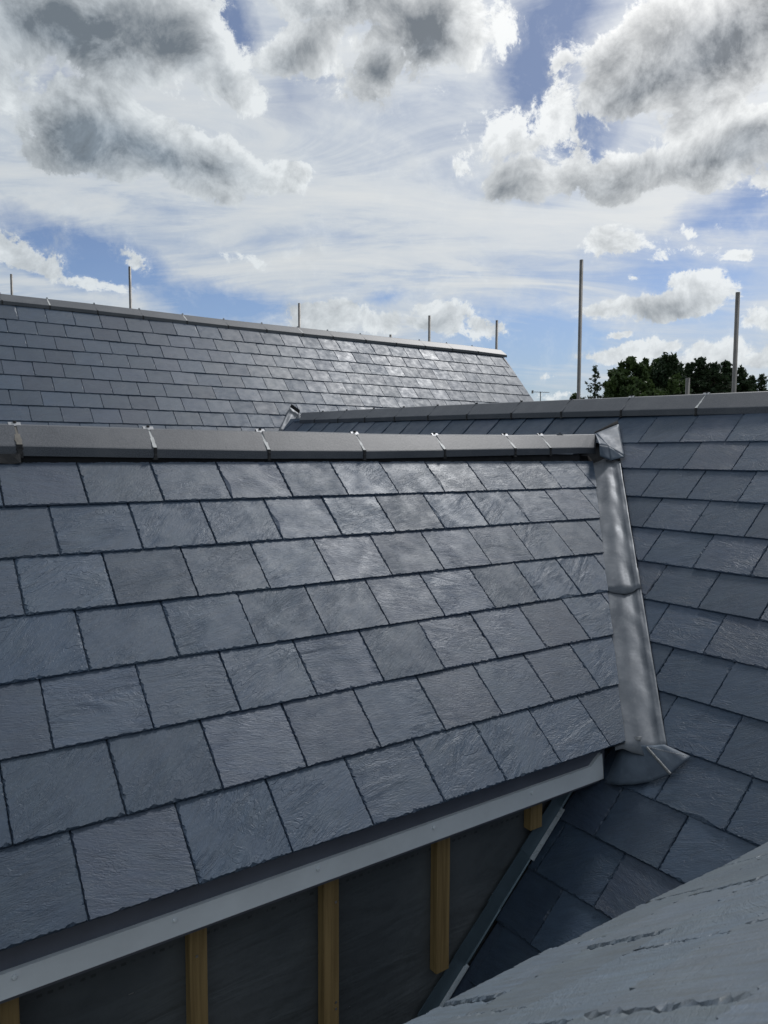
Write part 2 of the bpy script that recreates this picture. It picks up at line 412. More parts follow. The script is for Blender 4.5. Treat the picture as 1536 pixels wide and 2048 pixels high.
# ------------------------------------------------------------------ slates
TH, DIP, SW, SL = .0065, .035, .25, .42
def chips(rng, n, length, rough):
    """inset (towards the middle of the slate) along one dressed edge"""
    t = np.linspace(0, length, n, endpoint=False)
    y = .0007 + .0018 * np.abs(rng.normal(size=n)) * rough
    for _ in range(rng.poisson(length * 26 * rough)):
        c = rng.uniform(0, length); w = rng.uniform(.006, .022); d = rng.uniform(.003, .010) * rough
        s = (t - c) / w; y = np.maximum(y, np.where((s > -.25) & (s < 1), d * (1 - np.clip(s, -.25, 1)) * np.clip((s + .25) * 4, 0, 1), 0))
    if rng.random() < .10 * rough:
        c = rng.uniform(0, length); w = rng.uniform(.03, .05); y = np.maximum(y, .014 * np.exp(-((t - c) / w) ** 2))
    return y
def slate_mesh(name, poly, seed, m, step=.006, rough=1.0, clean=()):
    """poly: CCW outline in (across, up the slope) with the tail at v=0; clean: indices of edges that are sawn"""
    rng = np.random.default_rng(seed)
    out, inn, dep = [], [], []
    n = len(poly)
    nrm = []
    for i in range(n):
        x0, y0 = poly[i]; x1, y1 = poly[(i + 1) % n]; L = math.hypot(x1 - x0, y1 - y0) or 1e-6
        nrm.append((-(y1 - y0) / L, (x1 - x0) / L, L))
    for i in range(n):
        x0, y0 = poly[i]; x1, y1 = poly[(i + 1) % n]; nx, ny, L = nrm[i]; px, py, _ = nrm[i - 1]
        hidden = min(y0, y1) > .23
        st = .05 if hidden else (step if i not in clean else .03)
        k = max(1, int(L / st))
        ys = chips(rng, k, L, rough if (i not in clean and not hidden) else .1)
        for j in range(k):
            t = j / k; x, y = x0 + (x1 - x0) * t, y0 + (y1 - y0) * t
            dep.append(-TH * rng.uniform(.45, .8))
            if i not in clean and not hidden and 0 < j:
                w = rng.normal() * .0004; x += nx * w; y += ny * w
            out.append((x, y))
            inn.append((x + (nx + (px if j == 0 else 0)) * ys[j], y + (ny + (py if j == 0 else 0)) * ys[j]))
    N = len(out)
    v = [(x, y, 0) for x, y in inn] + [(x, y, d) for (x, y), d in zip(out, dep)] + [(x, y, -TH) for x, y in out]
    f = [tuple(range(N))]
    for i in range(N):
        j = (i + 1) % N
        f += [(N + i, N + j, j, i), (2 * N + i, 2 * N + j, N + j, N + i)]
    f.append(tuple(range(3 * N - 1, 2 * N - 1, -1)))
    return mesh(name, v, f, m)
def clip(poly, a, b, c):
    """keep a*x+b*y<=c; returns polygon and the indices of edges lying on the cut"""
    res = []
    n = len(poly)
    for i in range(n):
        p, q = poly[i], poly[(i + 1) % n]
        dp, dq = a * p[0] + b * p[1] - c, a * q[0] + b * q[1] - c
        if dp <= 0: res.append(p)
        if dp * dq < 0:
            t = dp / (dp - dq); res.append((p[0] + (q[0] - p[0]) * t, p[1] + (q[1] - p[1]) * t))
    cut = [i for i in range(len(res)) if abs(a * res[i][0] + b * res[i][1] - c) < 1e-7 and abs(a * res[(i + 1) % len(res)][0] + b * res[(i + 1) % len(res)][1] - c) < 1e-7]
    return res, cut
RECT = [(.0013, 0), (SW - .0013, 0), (SW - .0013, SL), (.0013, SL)]
NEARV = [slate_mesh('slate', RECT, 100 + i, M_SLATE, .006, (.7, 1., 1.3)[i % 3]) for i in range(14)]
FARV = [slate_mesh('slate', RECT, 200 + i, M_SLATE_FAR, .02, .9) for i in range(6)]
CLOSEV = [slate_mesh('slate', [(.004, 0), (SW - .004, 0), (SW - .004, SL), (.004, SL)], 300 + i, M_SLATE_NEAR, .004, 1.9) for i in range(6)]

_cache = {}
def variant(kind, length, rng):
    """one of the shared slate meshes, shortened where the slate would pass the ridge"""
    base = {'near': NEARV, 'far': FARV}[kind]
    i = rng.randrange(len(base))
    if length >= SL: return base[i]
    key = (kind, round(length, 3), i % 5)
    if key not in _cache:
        _cache[key] = slate_mesh('slate', [(.002, 0), (SW - .002, 0), (SW - .002, length), (.002, length)], 700 + len(_cache), M_SLATE if kind == 'near' else M_SLATE_FAR, .006 if kind == 'near' else .02, 1.)
    return _cache[key]
def frame(o, eu, ev):
    en = eu.cross(ev)
    return o, eu, ev, en
def slate_matrix(fr, u, v, rng, tilt=.6, lift=.0012):
    o, eu, ev, en = fr
    P = o + eu * u + ev * v + en * rng.uniform(-lift * .3, lift)
    x = eu.copy(); y = (ev - en * DIP).normalized(); z = x.cross(y)
    M = Matrix(((x.x, y.x, z.x, 0), (x.y, y.y, z.y, 0), (x.z, y.z, z.z, 0), (0, 0, 0, 1)))
    rz = R(rng.gauss(0, .16)); rx = R(rng.gauss(0, tilt * .25)); ry = R(rng.gauss(0, tilt * .5))
    c = Matrix.Translation((SW / 2, 0, 0))
    return Matrix.Translation(P) @ M @ c @ Matrix.Rotation(rz, 4, 'Z') @ Matrix.Rotation(rx, 4, 'X') @ Matrix.Rotation(ry, 4, 'Y') @ c.inverted()

# measured planes (a = x, b = y, z relative to the eye)
PA, BA, ZA, GA = .7498, 2.7208, -.0201, .208
PB, AB, ZB, GB = .7436, 3.6274, .2066, .2003
PC, BC, ZC, GC = .8335, 7.8873, 1.3606, .1847
X, Y = Vector((1, 0, 0)), Vector((0, 1, 0))
fA = frame(Vector((0, BA, EYE + ZA)), X, Vector((0, math.cos(PA), math.sin(PA))))
fB = frame(Vector((AB, 0, EYE + ZB)), -Y, Vector((math.cos(PB), 0, math.sin(PB))))
fC = frame(Vector((0, BC, EYE + ZC)), X, Vector((0, math.cos(PC), math.sin(PC))))
def on(fr, u, s, h=0.):
    """u along the course, s down the slope, h above it"""
    return fr[0] + fr[1] * u - fr[2] * s + fr[3] * h
def onB(b, s, h=0.): return on(fB, -b, s, h)
def hit(fr, u, v, h=0.):
    d = direction(u, v); e = Vector((0, 0, EYE)); n = fr[3]
    return e + d * (((fr[0] + n * h - e).dot(n)) / d.dot(n))

roofA = tag(empty('slate_roof', (1.5, 2.2, EYE - 1.2)), 'nearest slate slope running left to right, ended by the lead valley and edged with pale trim', 'roof')
roofB = tag(empty('slate_roof', (3.0, 1.5, EYE - 1.2)), 'slate slope facing left at the right, beyond the lead valley and below the trees', 'roof')
roofC = tag(empty('slate_roof', (4.0, 7.0, EYE - 1.2)), 'far long slate roof with scaffold tubes showing above its ridge and a cut verge at right', 'roof')
roofD = tag(empty('slate_roof', (1.0, .5, EYE - 1.2)), 'blurry close slate slope filling the bottom right corner, lighter grey, seen along its surface', 'roof')

# ---- roof A
# valley line of A and B: a = va(b)
tA, tB = math.tan(PA), math.tan(PB)
def va(b): return AB - (ZB - (ZA - tA * (BA - b))) / tB
va0 = va(BA); dva = (va(1.7) - va(BA)) / (1.7 - BA)          # da/db
rng = random.Random(3)
rowA = {1: .6273, 2: .5038, 3: .3773, 4: .507, 5: .3805, 6: .2601, 7: .3824}
EDGE_A = .088
for k in range(1, 8):
    off = rowA[k] % .25
    v = -k * GA
    for j in range(-7, 16):
        u0 = off + j * SW
        if u0 < -1.6: continue
        # left edge of the lead in slate coordinates: a <= va(b)-EDGE_A
        # b = BA + (v+vv)*cos ; a = u0+uu
        cst = va0 + dva * (v * math.cos(PA)) - EDGE_A - u0
        aa, bb = 1.0, -dva * math.cos(PA)
        if bb * 0 + aa * SW < cst - .0 and aa * SW + bb * SL <= cst:
            me = variant('near', k * GA - .006, rng)
        elif aa * SW <= cst and bb * SL + aa * SW <= cst:
            me = variant('near', k * GA - .006, rng)
        else:
            poly, cut = clip([(x, min(y, k * GA - .006)) for x, y in RECT], aa, bb, cst)
            if len(poly) < 3 or min(p[1] for p in poly) > .2: continue
            me = slate_mesh('slate', poly, 1000 + k * 50 + j, M_SLATE, .006, .9, cut)
        link('slate', me, roofA, slate_matrix(fA, u0, v, rng))
# the eaves undercourse shows as a second thickness below the tails
for j in range(-7, 8):
    v = -7 * GA + .004
    u0 = .25 + j * SW
    if u0 > 1.95: continue
    o, eu, ev, en = fA
    me = NEARV[rng.randrange(14)]
    link('slate', me, roofA, Matrix.Translation(-en * .0085) @ slate_matrix(fA, u0, v, rng, .1))
# deck under the slates (kept behind fascia and valley)
def slab(fr, pts, h0, h1, name, m, parent):
    v = [on(fr, u, s, h0) for u, s in pts] + [on(fr, u, s, h1) for u, s in pts]
    n = len(pts)
    f = [tuple(range(n)), tuple(range(2 * n - 1, n - 1, -1))] + [(i, n + i, n + (i + 1) % n, (i + 1) % n) for i in range(n)]
    return fixnormals(part(name, v, f, m, parent))
sAend = 1.395
slab(fA, [(-1.6, -.06), (va(BA) - .05, -.06), (va(BA) - .05, 0), (va(BA - sAend * math.cos(PA)) - .02, sAend), (-1.6, sAend)], -.034, -.054, 'roof_deck', M_FELT, roofA)

# ridge tiles of A
za = lambda a, tab: float(np.interp(a, [p[0] for p in tab], [p[1] for p in tab]))
TABF = [(-1.5, .026), (.45, .026), (.9, .020), (1.35, .016), (1.8, .017), (2.24, .024), (2.7, .033), (3.27, .043)]
TABP = [(-1.5, .097), (.45, .097), (.9, .094), (1.35, .094), (1.8, .093), (2.25, .095), (2.7, .101), (3.41, .120)]
def ridge_tile(fy, x0, x1, parent, apex, half, zf, zp, axis='x', lip=.034, th=.014, endfn=None, flip=1):
    """angular ridge tile: two wings with a turned-down lip, fy apex coordinate across the ridge"""
    rows = []
    nseg = 6
    for i in range(nseg + 1):
        t = i / nseg
        x = x0 + (x1 - x0) * t
        rows.append(x)
    prof = lambda x: [(-half, zf(x) - lip), (-half, zf(x) - .003), (-half + .003, zf(x) + .001), (-.012, zp(x) - .004), (0, zp(x)), (.012, zp(x) - .004), (half - .003, zf(x) + .001), (half, zf(x) - .003), (half, zf(x) - lip),
                      (half - th, zf(x) - lip), (half - th, zf(x) - .012), (0, zp(x) - .016), (-half + th, zf(x) - .012), (-half + th, zf(x) - lip)]
    v = []; n = 14
    for i, x in enumerate(rows):
        for h, z in prof(x):
            xx = endfn(x, h, i == nseg) if endfn else x
            v.append((xx, fy + h, EYE + z) if axis == 'x' else (fy - h * flip, xx, EYE + z))
    f = []
    for i in range(nseg):
        for j in range(n):
            k = (j + 1) % n
            f.append((i * n + j, (i + 1) * n + j, (i + 1) * n + k, i * n + k))
    f += [tuple(range(n)), tuple(range((nseg + 1) * n - 1, nseg * n - 1, -1))]
    return fixnormals(part('ridge_tile', v, f, M_RIDGE, parent))
def ridge_joint(tile, fy, x, half, zf, zp, axis, m_strip, wid=.012, slant=0., blob=True, clipon=True, seed=0, lip=.036):
    rn = random.Random(seed)
    P = lambda xx, h, z: (xx, fy + h, EYE + z) if axis == 'x' else (fy - h, xx, EYE + z)
    n = 9; v = []; f = []
    for s in (-1, 1):
        base = len(v)
        for i in range(n + 1):
            t = i / n; h = s * half * (1 - t) * 1.0; zz = zf(x) + (zp(x) - zf(x)) * t + .0022
            w0 = wid * .5 * rn.uniform(.75, 1.25)
            v += [P(x - w0 + rn.gauss(0, .0006), h, zz), P(x + w0 + rn.gauss(0, .0006), h, zz), P(x + w0, h, zz - .006), P(x - w0, h, zz - .006)]
        for i in range(n):
            for j in range(4):
                k = (j + 1) % 4
                f.append((base + i * 4 + j, base + (i + 1) * 4 + j, base + (i + 1) * 4 + k, base + i * 4 + k))
    fixnormals(part('joint_strip', v, f, m_strip, tile))
    if blob:
        v = []; f = []
        for s in (-1, 1):
            base = len(v)
            for i in range(7):
                z = zf(x) + .002 - (lip + .008) * i / 6
                w0 = wid * .5 * rn.uniform(.9, 1.5) + .002 * (i > 4); d = .003 + rn.uniform(0, .002)
                v += [P(x - w0, s * (half - .004), z), P(x - w0 * .7, s * (half + d), z), P(x + w0 * .7, s * (half + d), z), P(x + w0, s * (half - .004), z)]
            for i in range(6):
                for j in range(3): f.append((base + i * 4 + j, base + (i + 1) * 4 + j, base + (i + 1) * 4 + j + 1, base + i * 4 + j + 1))
            f += [tuple(base + j for j in range(4)), tuple(base + 24 + j for j in range(4))]
        fixnormals(part('sealant', v, f, M_RUBBER, tile))
    if clipon:
        z = zp(x) + .0015
        vv, ff = [], []
        L, sl = .019, (zp(x) - zf(x)) / half
        prof_ = [(-.013, z + .004 - .013 * sl), (0, z + .0045), (.013, z + .004 - .013 * sl), (.013, z + .0025 - .013 * sl), (0, z + .003), (-.013, z + .0025 - .013 * sl)]
        sk_ = rn.uniform(-.003, .003)
        for px in (-L + sk_, L + sk_):
            for hh, zz in prof_: vv.append(P(x + px, hh, zz))
        ff = [tuple(range(6)), tuple(range(11, 5, -1))] + [(i, (i + 1) % 6, 6 + (i + 1) % 6, 6 + i) for i in range(6)]
        c = fixnormals(part('clip', vv, ff, M_CLIP, tile))
        vv = []; k = 8
        for zz, rr in ((z + .002, .0062), (z + .0085, .0056)):
            for i in range(k): vv.append(P(x + rr * math.cos(i * math.tau / k), rr * math.sin(i * math.tau / k), zz))
        fixnormals(part('screw_head', vv, [(i, (i + 1) % k, k + (i + 1) % k, k + i) for i in range(k)] + [tuple(range(k, 2 * k))], M_RUBBER, tile))

AY, AH = 2.803, .080
jA = [-1.35, -.9, -.45, 0.0, .452, .9, 1.353, 1.806, 2.252, 2.705, 2.958]
zfA = lambda a: za(a, TABF); zpA = lambda a: za(a, TABP)
for i in range(len(jA)):
    x0 = jA[i] + .004
    last = i == len(jA) - 1
    x1 = (jA[i + 1] - .004) if not last else 3.416
    en_ = (lambda x, h, e: x - (abs(h) / AH) * .11 * ((x - 2.96) / .456)) if last else None
    t = ridge_tile(AY, x0, x1, roofA, AY, AH, (lambda a, d=random.uniform(-.0015, .0015): zfA(a) + d), (lambda a, d=random.uniform(-.0015, .0015): zpA(a) + d), endfn=en_)
    if i > 0:
        b0 = abs(jA[i] - .452) < .01
        ridge_joint(t, AY, jA[i], AH, zfA, zpA, 'x', M_STRIP_BROWN if b0 else M_STRIP, .020 if b0 else .0125, seed=i)
    if last:
        zz = zpA(3.12) + .001
        v, f = box(3.09, 3.135, AY - .009, AY + .009, EYE + zz, EYE + zz + .002); part('clip', v, f, M_CLIP, t)
        v, f = box(3.108, 3.118, AY - .004, AY + .004, EYE + zz + .002, EYE + zz + .006); part('screw_head', v, f, M_RUBBER, t)
# ragged black mortar under the leftmost tiles
rn = random.Random(12); v = []; f = []
for i in range(60):
    x = -1.3 + i * .0297
    d = rn.uniform(0, .010)
    v += [(x, AY - AH - .006 + rn.uniform(-.003, .002), EYE + .004 - rn.uniform(0, .008)), (x, AY - AH - .010 - d, EYE - .030 - rn.uniform(0, .010)), (x, AY - AH + .02, EYE - .03)]
for i in range(59): f += [(i * 3, i * 3 + 3, i * 3 + 4, i * 3 + 1), (i * 3 + 1, i * 3 + 4, i * 3 + 5, i * 3 + 2)]
part('mortar_bed', v, f, M_RUBBER, roofA)
# bedding under the ridge
v, f = box(-1.6, 3.2, AY - AH + .016, AY + AH - .016, EYE - .05, EYE + .006)
part('ridge_batten', v, f, M_FELT, roofA)
# rear slope of A, sloping away, cut where it meets roof B
bk = frame(Vector((0, AY * 2 - BA, EYE + ZA)), -X, Vector((0, -math.cos(PA), math.sin(PA))))
rb = random.Random(44)
for k in range(1, 6):
    for j in range(-14, 7):
        u0 = j * SW + (k % 2) * .125
        # a = -u ; cut a <= va(mirrored b) - edge
        v0 = -k * GA
        cst_ = va0 + dva * (v0 * math.cos(PA)) - EDGE_A
        # a = -(u0+uu) <= cst_ + dva*cos*vv
        poly, cut = clip([(x, min(y, k * GA - .006)) for x, y in RECT], -1.0, -dva * math.cos(PA), cst_ + u0)
        if len(poly) < 3 or min(p[1] for p in poly) > .2: continue
        full = len(cut) == 0
        me = variant('far', k * GA - .006, rb) if full else slate_mesh('slate', poly, 1500 + k * 50 + j, M_SLATE_FAR, .02, .9, cut)
        link('slate', me, roofA, slate_matrix(bk, u0, v0, rb))
slab(bk, [(1.6, -.06), (-(va(BA) - .05), -.06), (-(va(BA) - .05), 0), (-(va(BA - 1.0 * math.cos(PA)) - .02), 1.03), (1.6, 1.03)], -.034, -.054, 'roof_deck', M_FELT, roofA)

# fascia and pale trim
fas = part('fascia', *box(-1.6, 2.17, 1.712, 1.735, EYE - 1.165, EYE - 1.030), M_FASCIA, roofA)
tv = [(-1.6, 1.700, -1.097), (2.085, 1.700, -1.090), (2.13, 1.700, -1.058), (2.143, 1.700, -1.056), (2.150, 1.700, -1.148), (-1.6, 1.700, -1.148)]
v = [(x, y - .004 * (z < -1.12), EYE + z) for x, y, z in tv] + [(x, 1.7118, EYE + z) for x, y, z in tv]
n = 6
trim = fixnormals(part('trim', v, [tuple(range(n)), tuple(range(2 * n - 1, n - 1, -1))] + [(i, n + i, n + (i + 1) % n, (i + 1) % n) for i in range(n)], M_TRIM, fas))
for x in (.239 - .4 * 3, .239 - .8, .239 - .4, .239, .587, .979, 1.377, 1.789):
    v = []; k = 10
    for y, rr in ((1.699, .0062), (1.6955, .0058), (1.6935, .0035)):
        for i in range(k): v.append((x + rr * math.cos(i * math.tau / k), y, EYE - 1.108 + rr * math.sin(i * math.tau / k)))
    f = [(a * k + i, a * k + (i + 1) % k, (a + 1) * k + (i + 1) % k, (a + 1) * k + i) for a in (0, 1) for i in range(k)] + [tuple(range(2 * k, 3 * k))]
    fixnormals(part('screw', v, f, M_TRIM, fas))
part('soffit', *box(-1.6, 2.10, 1.736, 1.80, EYE - 1.12, EYE - 1.105), M_FASCIA, roofA)

# ---- battened wall under A
wall = tag(empty('battened_wall', (.8, 1.80, EYE - 2.2)), 'dark membrane wall with upright timber battens under the pale eaves trim', 'wall')
part('membrane', *box(-1.8, 2.6, 1.800, 1.86, EYE - 4.2, EYE - 1.06), M_MEMB, wall)
part('membrane_lap', *box(-1.8, 2.3, 1.7975, 1.7999, EYE - 1.192, EYE - 1.07), M_MEMB, wall)
for x0, x1, zb in ((-1.36, -1.315, -3.9), (-.96, -.915, -3.9), (-.56, -.515, -3.9), (-.17, -.125, -3.9), (.218, .256, -3.9), (.647, .6925, -3.9), (1.036, 1.086, -3.9), (1.446, 1.497, -1.635), (1.857, 1.912, -1.285)):
    part('batten', *box(x0, x1, 1.765, 1.797, EYE + zb, EYE - 1.108), M_TIMBER, wall)

rs_ = random.Random(8)
for i in range(34):
    x = rs_.uniform(-.4, 2.0); z = -1.22 - rs_.random() * .9
    if z < -1.2 - (2.05 - x) * .85: continue
    sv, sf = box(x - .006, x + .006, 1.7985, 1.7997, EYE + z, EYE + z + .0016); part('staple', sv, sf, M_SCREW, wall)
for bt in [o for o in wall.children if o.name.startswith('batten')]:
    bx = bt.location.x
    for dz in (.12, .42, .44, .78):
        z = EYE - 1.15 - dz
        if z < bt.location.z + .03: continue
        sv, sf = box(bx + .016, bx + .022, 1.7635, 1.766, z, z + .006); part('nail', sv, sf, M_SCREW, bt)
# ---- roof B
rng = random.Random(5)
rowB = {1: 2.5809, 2: 2.4558, 3: 2.3352, 4: 2.2157, 5: 2.1025, 6: 1.9791, 7: 1.6088, 8: 1.4839, 9: 1.364, 10: 1.49, 11: 1.3668, 12: 1.4928, 13: 1.3700, 14: 1.49, 15: 1.37, 16: 1.49}
EDGE_B = .105
db = 1 / dva
def vb(a): return BA + (a - va0) * db          # b of the valley for a given a
WALLB = 1.79
for k in range(1, 17):
    v = -k * GB
    off = rowB[k] % .25
    atail = AB + v * math.cos(PB)
    for j in range(-4, 29):
        b0 = off + j * SW                      # left edge (larger b) of the slate
        if k > 13 and b0 > 1.9: continue
        u0 = -b0
        # near side: b = b0-uu <= vb(a)-EDGE_B while a < va0, a = atail + vv*cos
        cB = math.cos(PB)
        rect = [(x, min(y, k * GB + .09)) for x, y in RECT]
        if k in (10, 11) and b0 > 1.55: rect = [(x, min(y, (2.285 - atail) / cB)) for x, y in rect]
        if k >= 10:                            # below the valley the slates stop at the wall
            poly, cut = clip(rect, -1.0, 0.0, WALLB - .012 - b0)
        elif b0 < 2.79 and atail < va0 + .02:
            poly, cut = clip(rect, -1.0, -db * cB, vb(atail) - EDGE_B - b0)
        elif b0 >= 2.79 and atail < va0 + .02:  # far side valley, mirrored about the ridge of A
            if k > 6: continue
            poly, cut = clip(rect, 1.0, -db * cB, b0 - (2 * AY - vb(atail) + EDGE_B))
        else:
            poly, cut = list(rect), []
        if len(poly) < 3 or min(p[1] for p in poly) > .2: continue
        if max(p[0] for p in poly) - min(p[0] for p in poly) < .012: continue
        full = len(poly) == 4 and abs(max(p[0] for p in poly) - min(p[0] for p in poly) - (SW - .0026)) < 1e-6 and not cut and abs(max(p[1] for p in poly) - min(SL, k * GB + .09)) < 1e-6
        near = b0 < 3.2
        if full: me = variant('near' if near else 'far', k * GB + .09, rng)
        else: me = slate_mesh('slate', poly, 3000 + k * 50 + j, M_SLATE, .006 if near else .02, .9, cut)
        lift = max(0, b0 - 2.9) * .024        # the ridge line climbs a little towards the far roof
        link('slate', me, roofB, Matrix.Translation((0, 0, lift)) @ slate_matrix(fB, u0, v, rng))
slab(fB, [(.9, -.10), (-7.0, -.22), (-7.0, .0), (-5.0, .25), (-4.2, 1.2), (-(BA - .05), .38), (-1.85, 1.6), (-1.85, 3.35), (.9, 3.35)], -.036, -.056, 'roof_deck', M_FELT, roofB)
# ridge tiles of B, rising slightly away from the viewer
BX, BHH = 3.735, .095
zpB = lambda b: float(np.interp(b, [-1, 2.02, 3.0, 4.1, 5.0, 6.8], [.27, .322, .345, .370, .388, .418]))
zfB = lambda b: zpB(b) - .080
jB = [-.85, -.4, .05, .53, .98, 1.43, 1.88, 2.345, 2.82, 3.27, 3.71, 4.16, 4.61, 5.05, 5.49, 5.93, 6.36]
for i in range(len(jB)):
    y0 = jB[i] + .004; last = i == len(jB) - 1
    y1 = jB[i + 1] - .004 if not last else 6.78
    en_ = (lambda x, h, e: x - (abs(h) / BHH) * .13 * ((x - 6.36) / .42)) if last else None
    t = ridge_tile(BX, y0, y1, roofB, BX, BHH, zfB, zpB, axis='y', endfn=en_, lip=.034)
    if i: ridge_joint(t, BX, jB[i], BHH, zfB, zpB, 'y', M_STRIP if jB[i] < 2.6 else M_RIDGE, .012, clipon=jB[i] < 3.0, seed=60 + i, lip=.034)
    if jB[i] >= 3.0:
        v, f = box(BX - .006, BX + .006, jB[i] - .006, jB[i] + .006, EYE + zpB(jB[i]), EYE + zpB(jB[i]) + .008); part('screw_head', v, f, M_RUBBER, t)
v = [(BX + dx, y, EYE + zpB(y) + dz) for y in (-.9, 6.6) for dx, dz in ((-.075, -.2), (.075, -.2), (.075, -.09), (-.075, -.09))]
part('ridge_batten', v, [(0, 1, 2, 3), (7, 6, 5, 4), (0, 4, 5, 1), (1, 5, 6, 2), (2, 6, 7, 3), (3, 7, 4, 0)], M_FELT, roofB)
fBb = frame(Vector((2 * BX - AB, 0, EYE + ZB)), Y, Vector((-math.cos(PB), 0, math.sin(PB))))
slab(fBb, [(-.9, -.10), (6.8, -.22), (6.8, 3.0), (-.9, 3.0)], -.0, -.04, 'back_slope', M_SLATE_FAR, roofB)

# ---- roof C
rng = random.Random(9)
rowC = {1: 1.5671, 2: 1.4544, 3: 1.3391, 4: 1.2197, 5: 1.3495, 6: 1.2329, 7: 1.1126, 8: 1.2427, 9: 1.12, 10: 1.25, 11: 1.13, 12: 1.25}
VERGE = 7.60
cands = []
for k in range(1, 12):
    v = -k * GC; off = rowC[k] % .25
    for j in range(-2, 31):
        u0 = off + j * SW
        if u0 > VERGE - .02: continue
        w = min(SW, VERGE - u0)
        if w < .05: continue
        d = Vector((u0, BC + v * math.cos(PC), ZC + v * math.sin(PC)))
        cands.append((d.length + (3 if (k > 9 and u0 > 3) or u0 < .3 else 0), k, u0, w))
cands.sort()
stuff_v, stuff_f = [], []
for n_, (dd, k, u0, w) in enumerate(cands):
    Lc = min(SL, k * GC + .028); rect = [(.002, 0), (w - .002, 0), (w - .002, Lc), (.002, Lc)]
    M = slate_matrix(fC, u0, -k * GC, rng, .7)
    me = variant('far', k * GC + .028, rng) if w > SW - .001 else slate_mesh('slate', rect, 5000 + n_, M_SLATE_FAR, .02, .9, (1,))
    if n_ < 298: link('slate', me, roofC, M)
    else:
        b = len(stuff_v); stuff_v += [M @ q.co for q in me.vertices]; stuff_f += [tuple(b + i for i in p.vertices) for p in me.polygons]
o = part('slates_beyond', stuff_v, stuff_f, M_SLATE_FAR, roofC); o['kind'] = 'stuff'
slab(fC, [(-.6, -.06), (VERGE - .02, -.06), (VERGE - .02, 3.6), (-.6, 3.6)], -.034, -.06, 'roof_deck', M_FELT, roofC)
slab(fC, [(VERGE - .018, -.04), (VERGE + .006, -.04), (VERGE + .006, 3.6), (VERGE - .018, 3.6)], -.004, -.10, 'verge_trim', M_FASCIA, roofC)
CY, CHH = 8.045, .135
zpC = lambda a: float(np.interp(a, [0, 2, 3.4, 5.2, 7.0, 7.7], [1.493, 1.500, 1.491, 1.498, 1.508, 1.498]))
zfC = lambda a: zpC(a) - .085
jC = [-.68, -.21, .26, .73, 1.205, 1.62, 2.063, 2.515, 2.98, 3.45, 3.915, 4.38, 4.79, 5.265, 5.73, 6.195, 6.66, 7.12]
for i in range(len(jC)):
    x0 = jC[i] + .004; x1 = jC[i + 1] - .004 if i < len(jC) - 1 else 7.66
    t = ridge_tile(CY, x0, x1, roofC, CY, CHH, zfC, zpC, lip=.034)
    if i:
        ridge_joint(t, CY, jC[i], CHH, zfC, zpC, 'x', M_STRIP if i % 3 == 2 else M_RIDGE, .012, clipon=False, seed=90 + i, lip=.034)
        v, f = box(jC[i] - .007, jC[i] + .007, CY - .007, CY + .007, EYE + zpC(jC[i]), EYE + zpC(jC[i]) + .012); part('screw_head', v, f, M_SCREW, t)
v, f = box(-.6, 7.58, CY - CHH + .02, CY + CHH - .02, EYE + 1.33, EYE + 1.415); part('ridge_batten', v, f, M_FELT, roofC)
fCb = frame(Vector((0, 2 * CY - BC, EYE + ZC)), -X, Vector((0, -math.cos(PC), math.sin(PC))))
slab(fCb, [(.6, -.06), (-VERGE, -.06), (-VERGE, 3.6), (.6, 3.6)], 0, -.06, 'back_slope', M_SLATE_FAR, roofC)

# ---- roof D (opposite slope right under the camera, falls towards the gully)
dl, PD, HD, SD = -.028, .673, .120, 1.256
eD = Vector((math.cos(dl), math.sin(dl), 0)); dnD = Vector((-math.sin(dl) * math.cos(PD), math.cos(dl) * math.cos(PD), -math.sin(PD)))
nD = (-eD).cross(-dnD)
fD = frame(Vector((0, 0, EYE)) - nD * HD, -eD, -dnD)
rng = random.Random(15)
rowD = {1: .71, 2: .615, 3: .765, 4: .50, 5: .62, 6: .5, 7: .62, 8: .5}
for k in range(1, 9):
    v = -(SD - (k - 1) * .2)
    for j in range(-7, 9):
        u0 = -(rowD[k] + j * SW)
        if k > 4 and not (-1.2 < rowD[k] + j * SW < 1.6): continue
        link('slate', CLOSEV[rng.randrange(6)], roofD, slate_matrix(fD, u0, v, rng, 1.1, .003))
slab(fD, [(1.2, -.35), (1.2, SD - .05), (-2.9, SD - .05), (-2.9, -.35)], -.040, -.06, 'roof_deck', M_FELT, roofD)
part('fascia', *box(-1.2, 2.9, .80, .84, EYE - 1.15, EYE - .975), M_FASCIA, roofD)

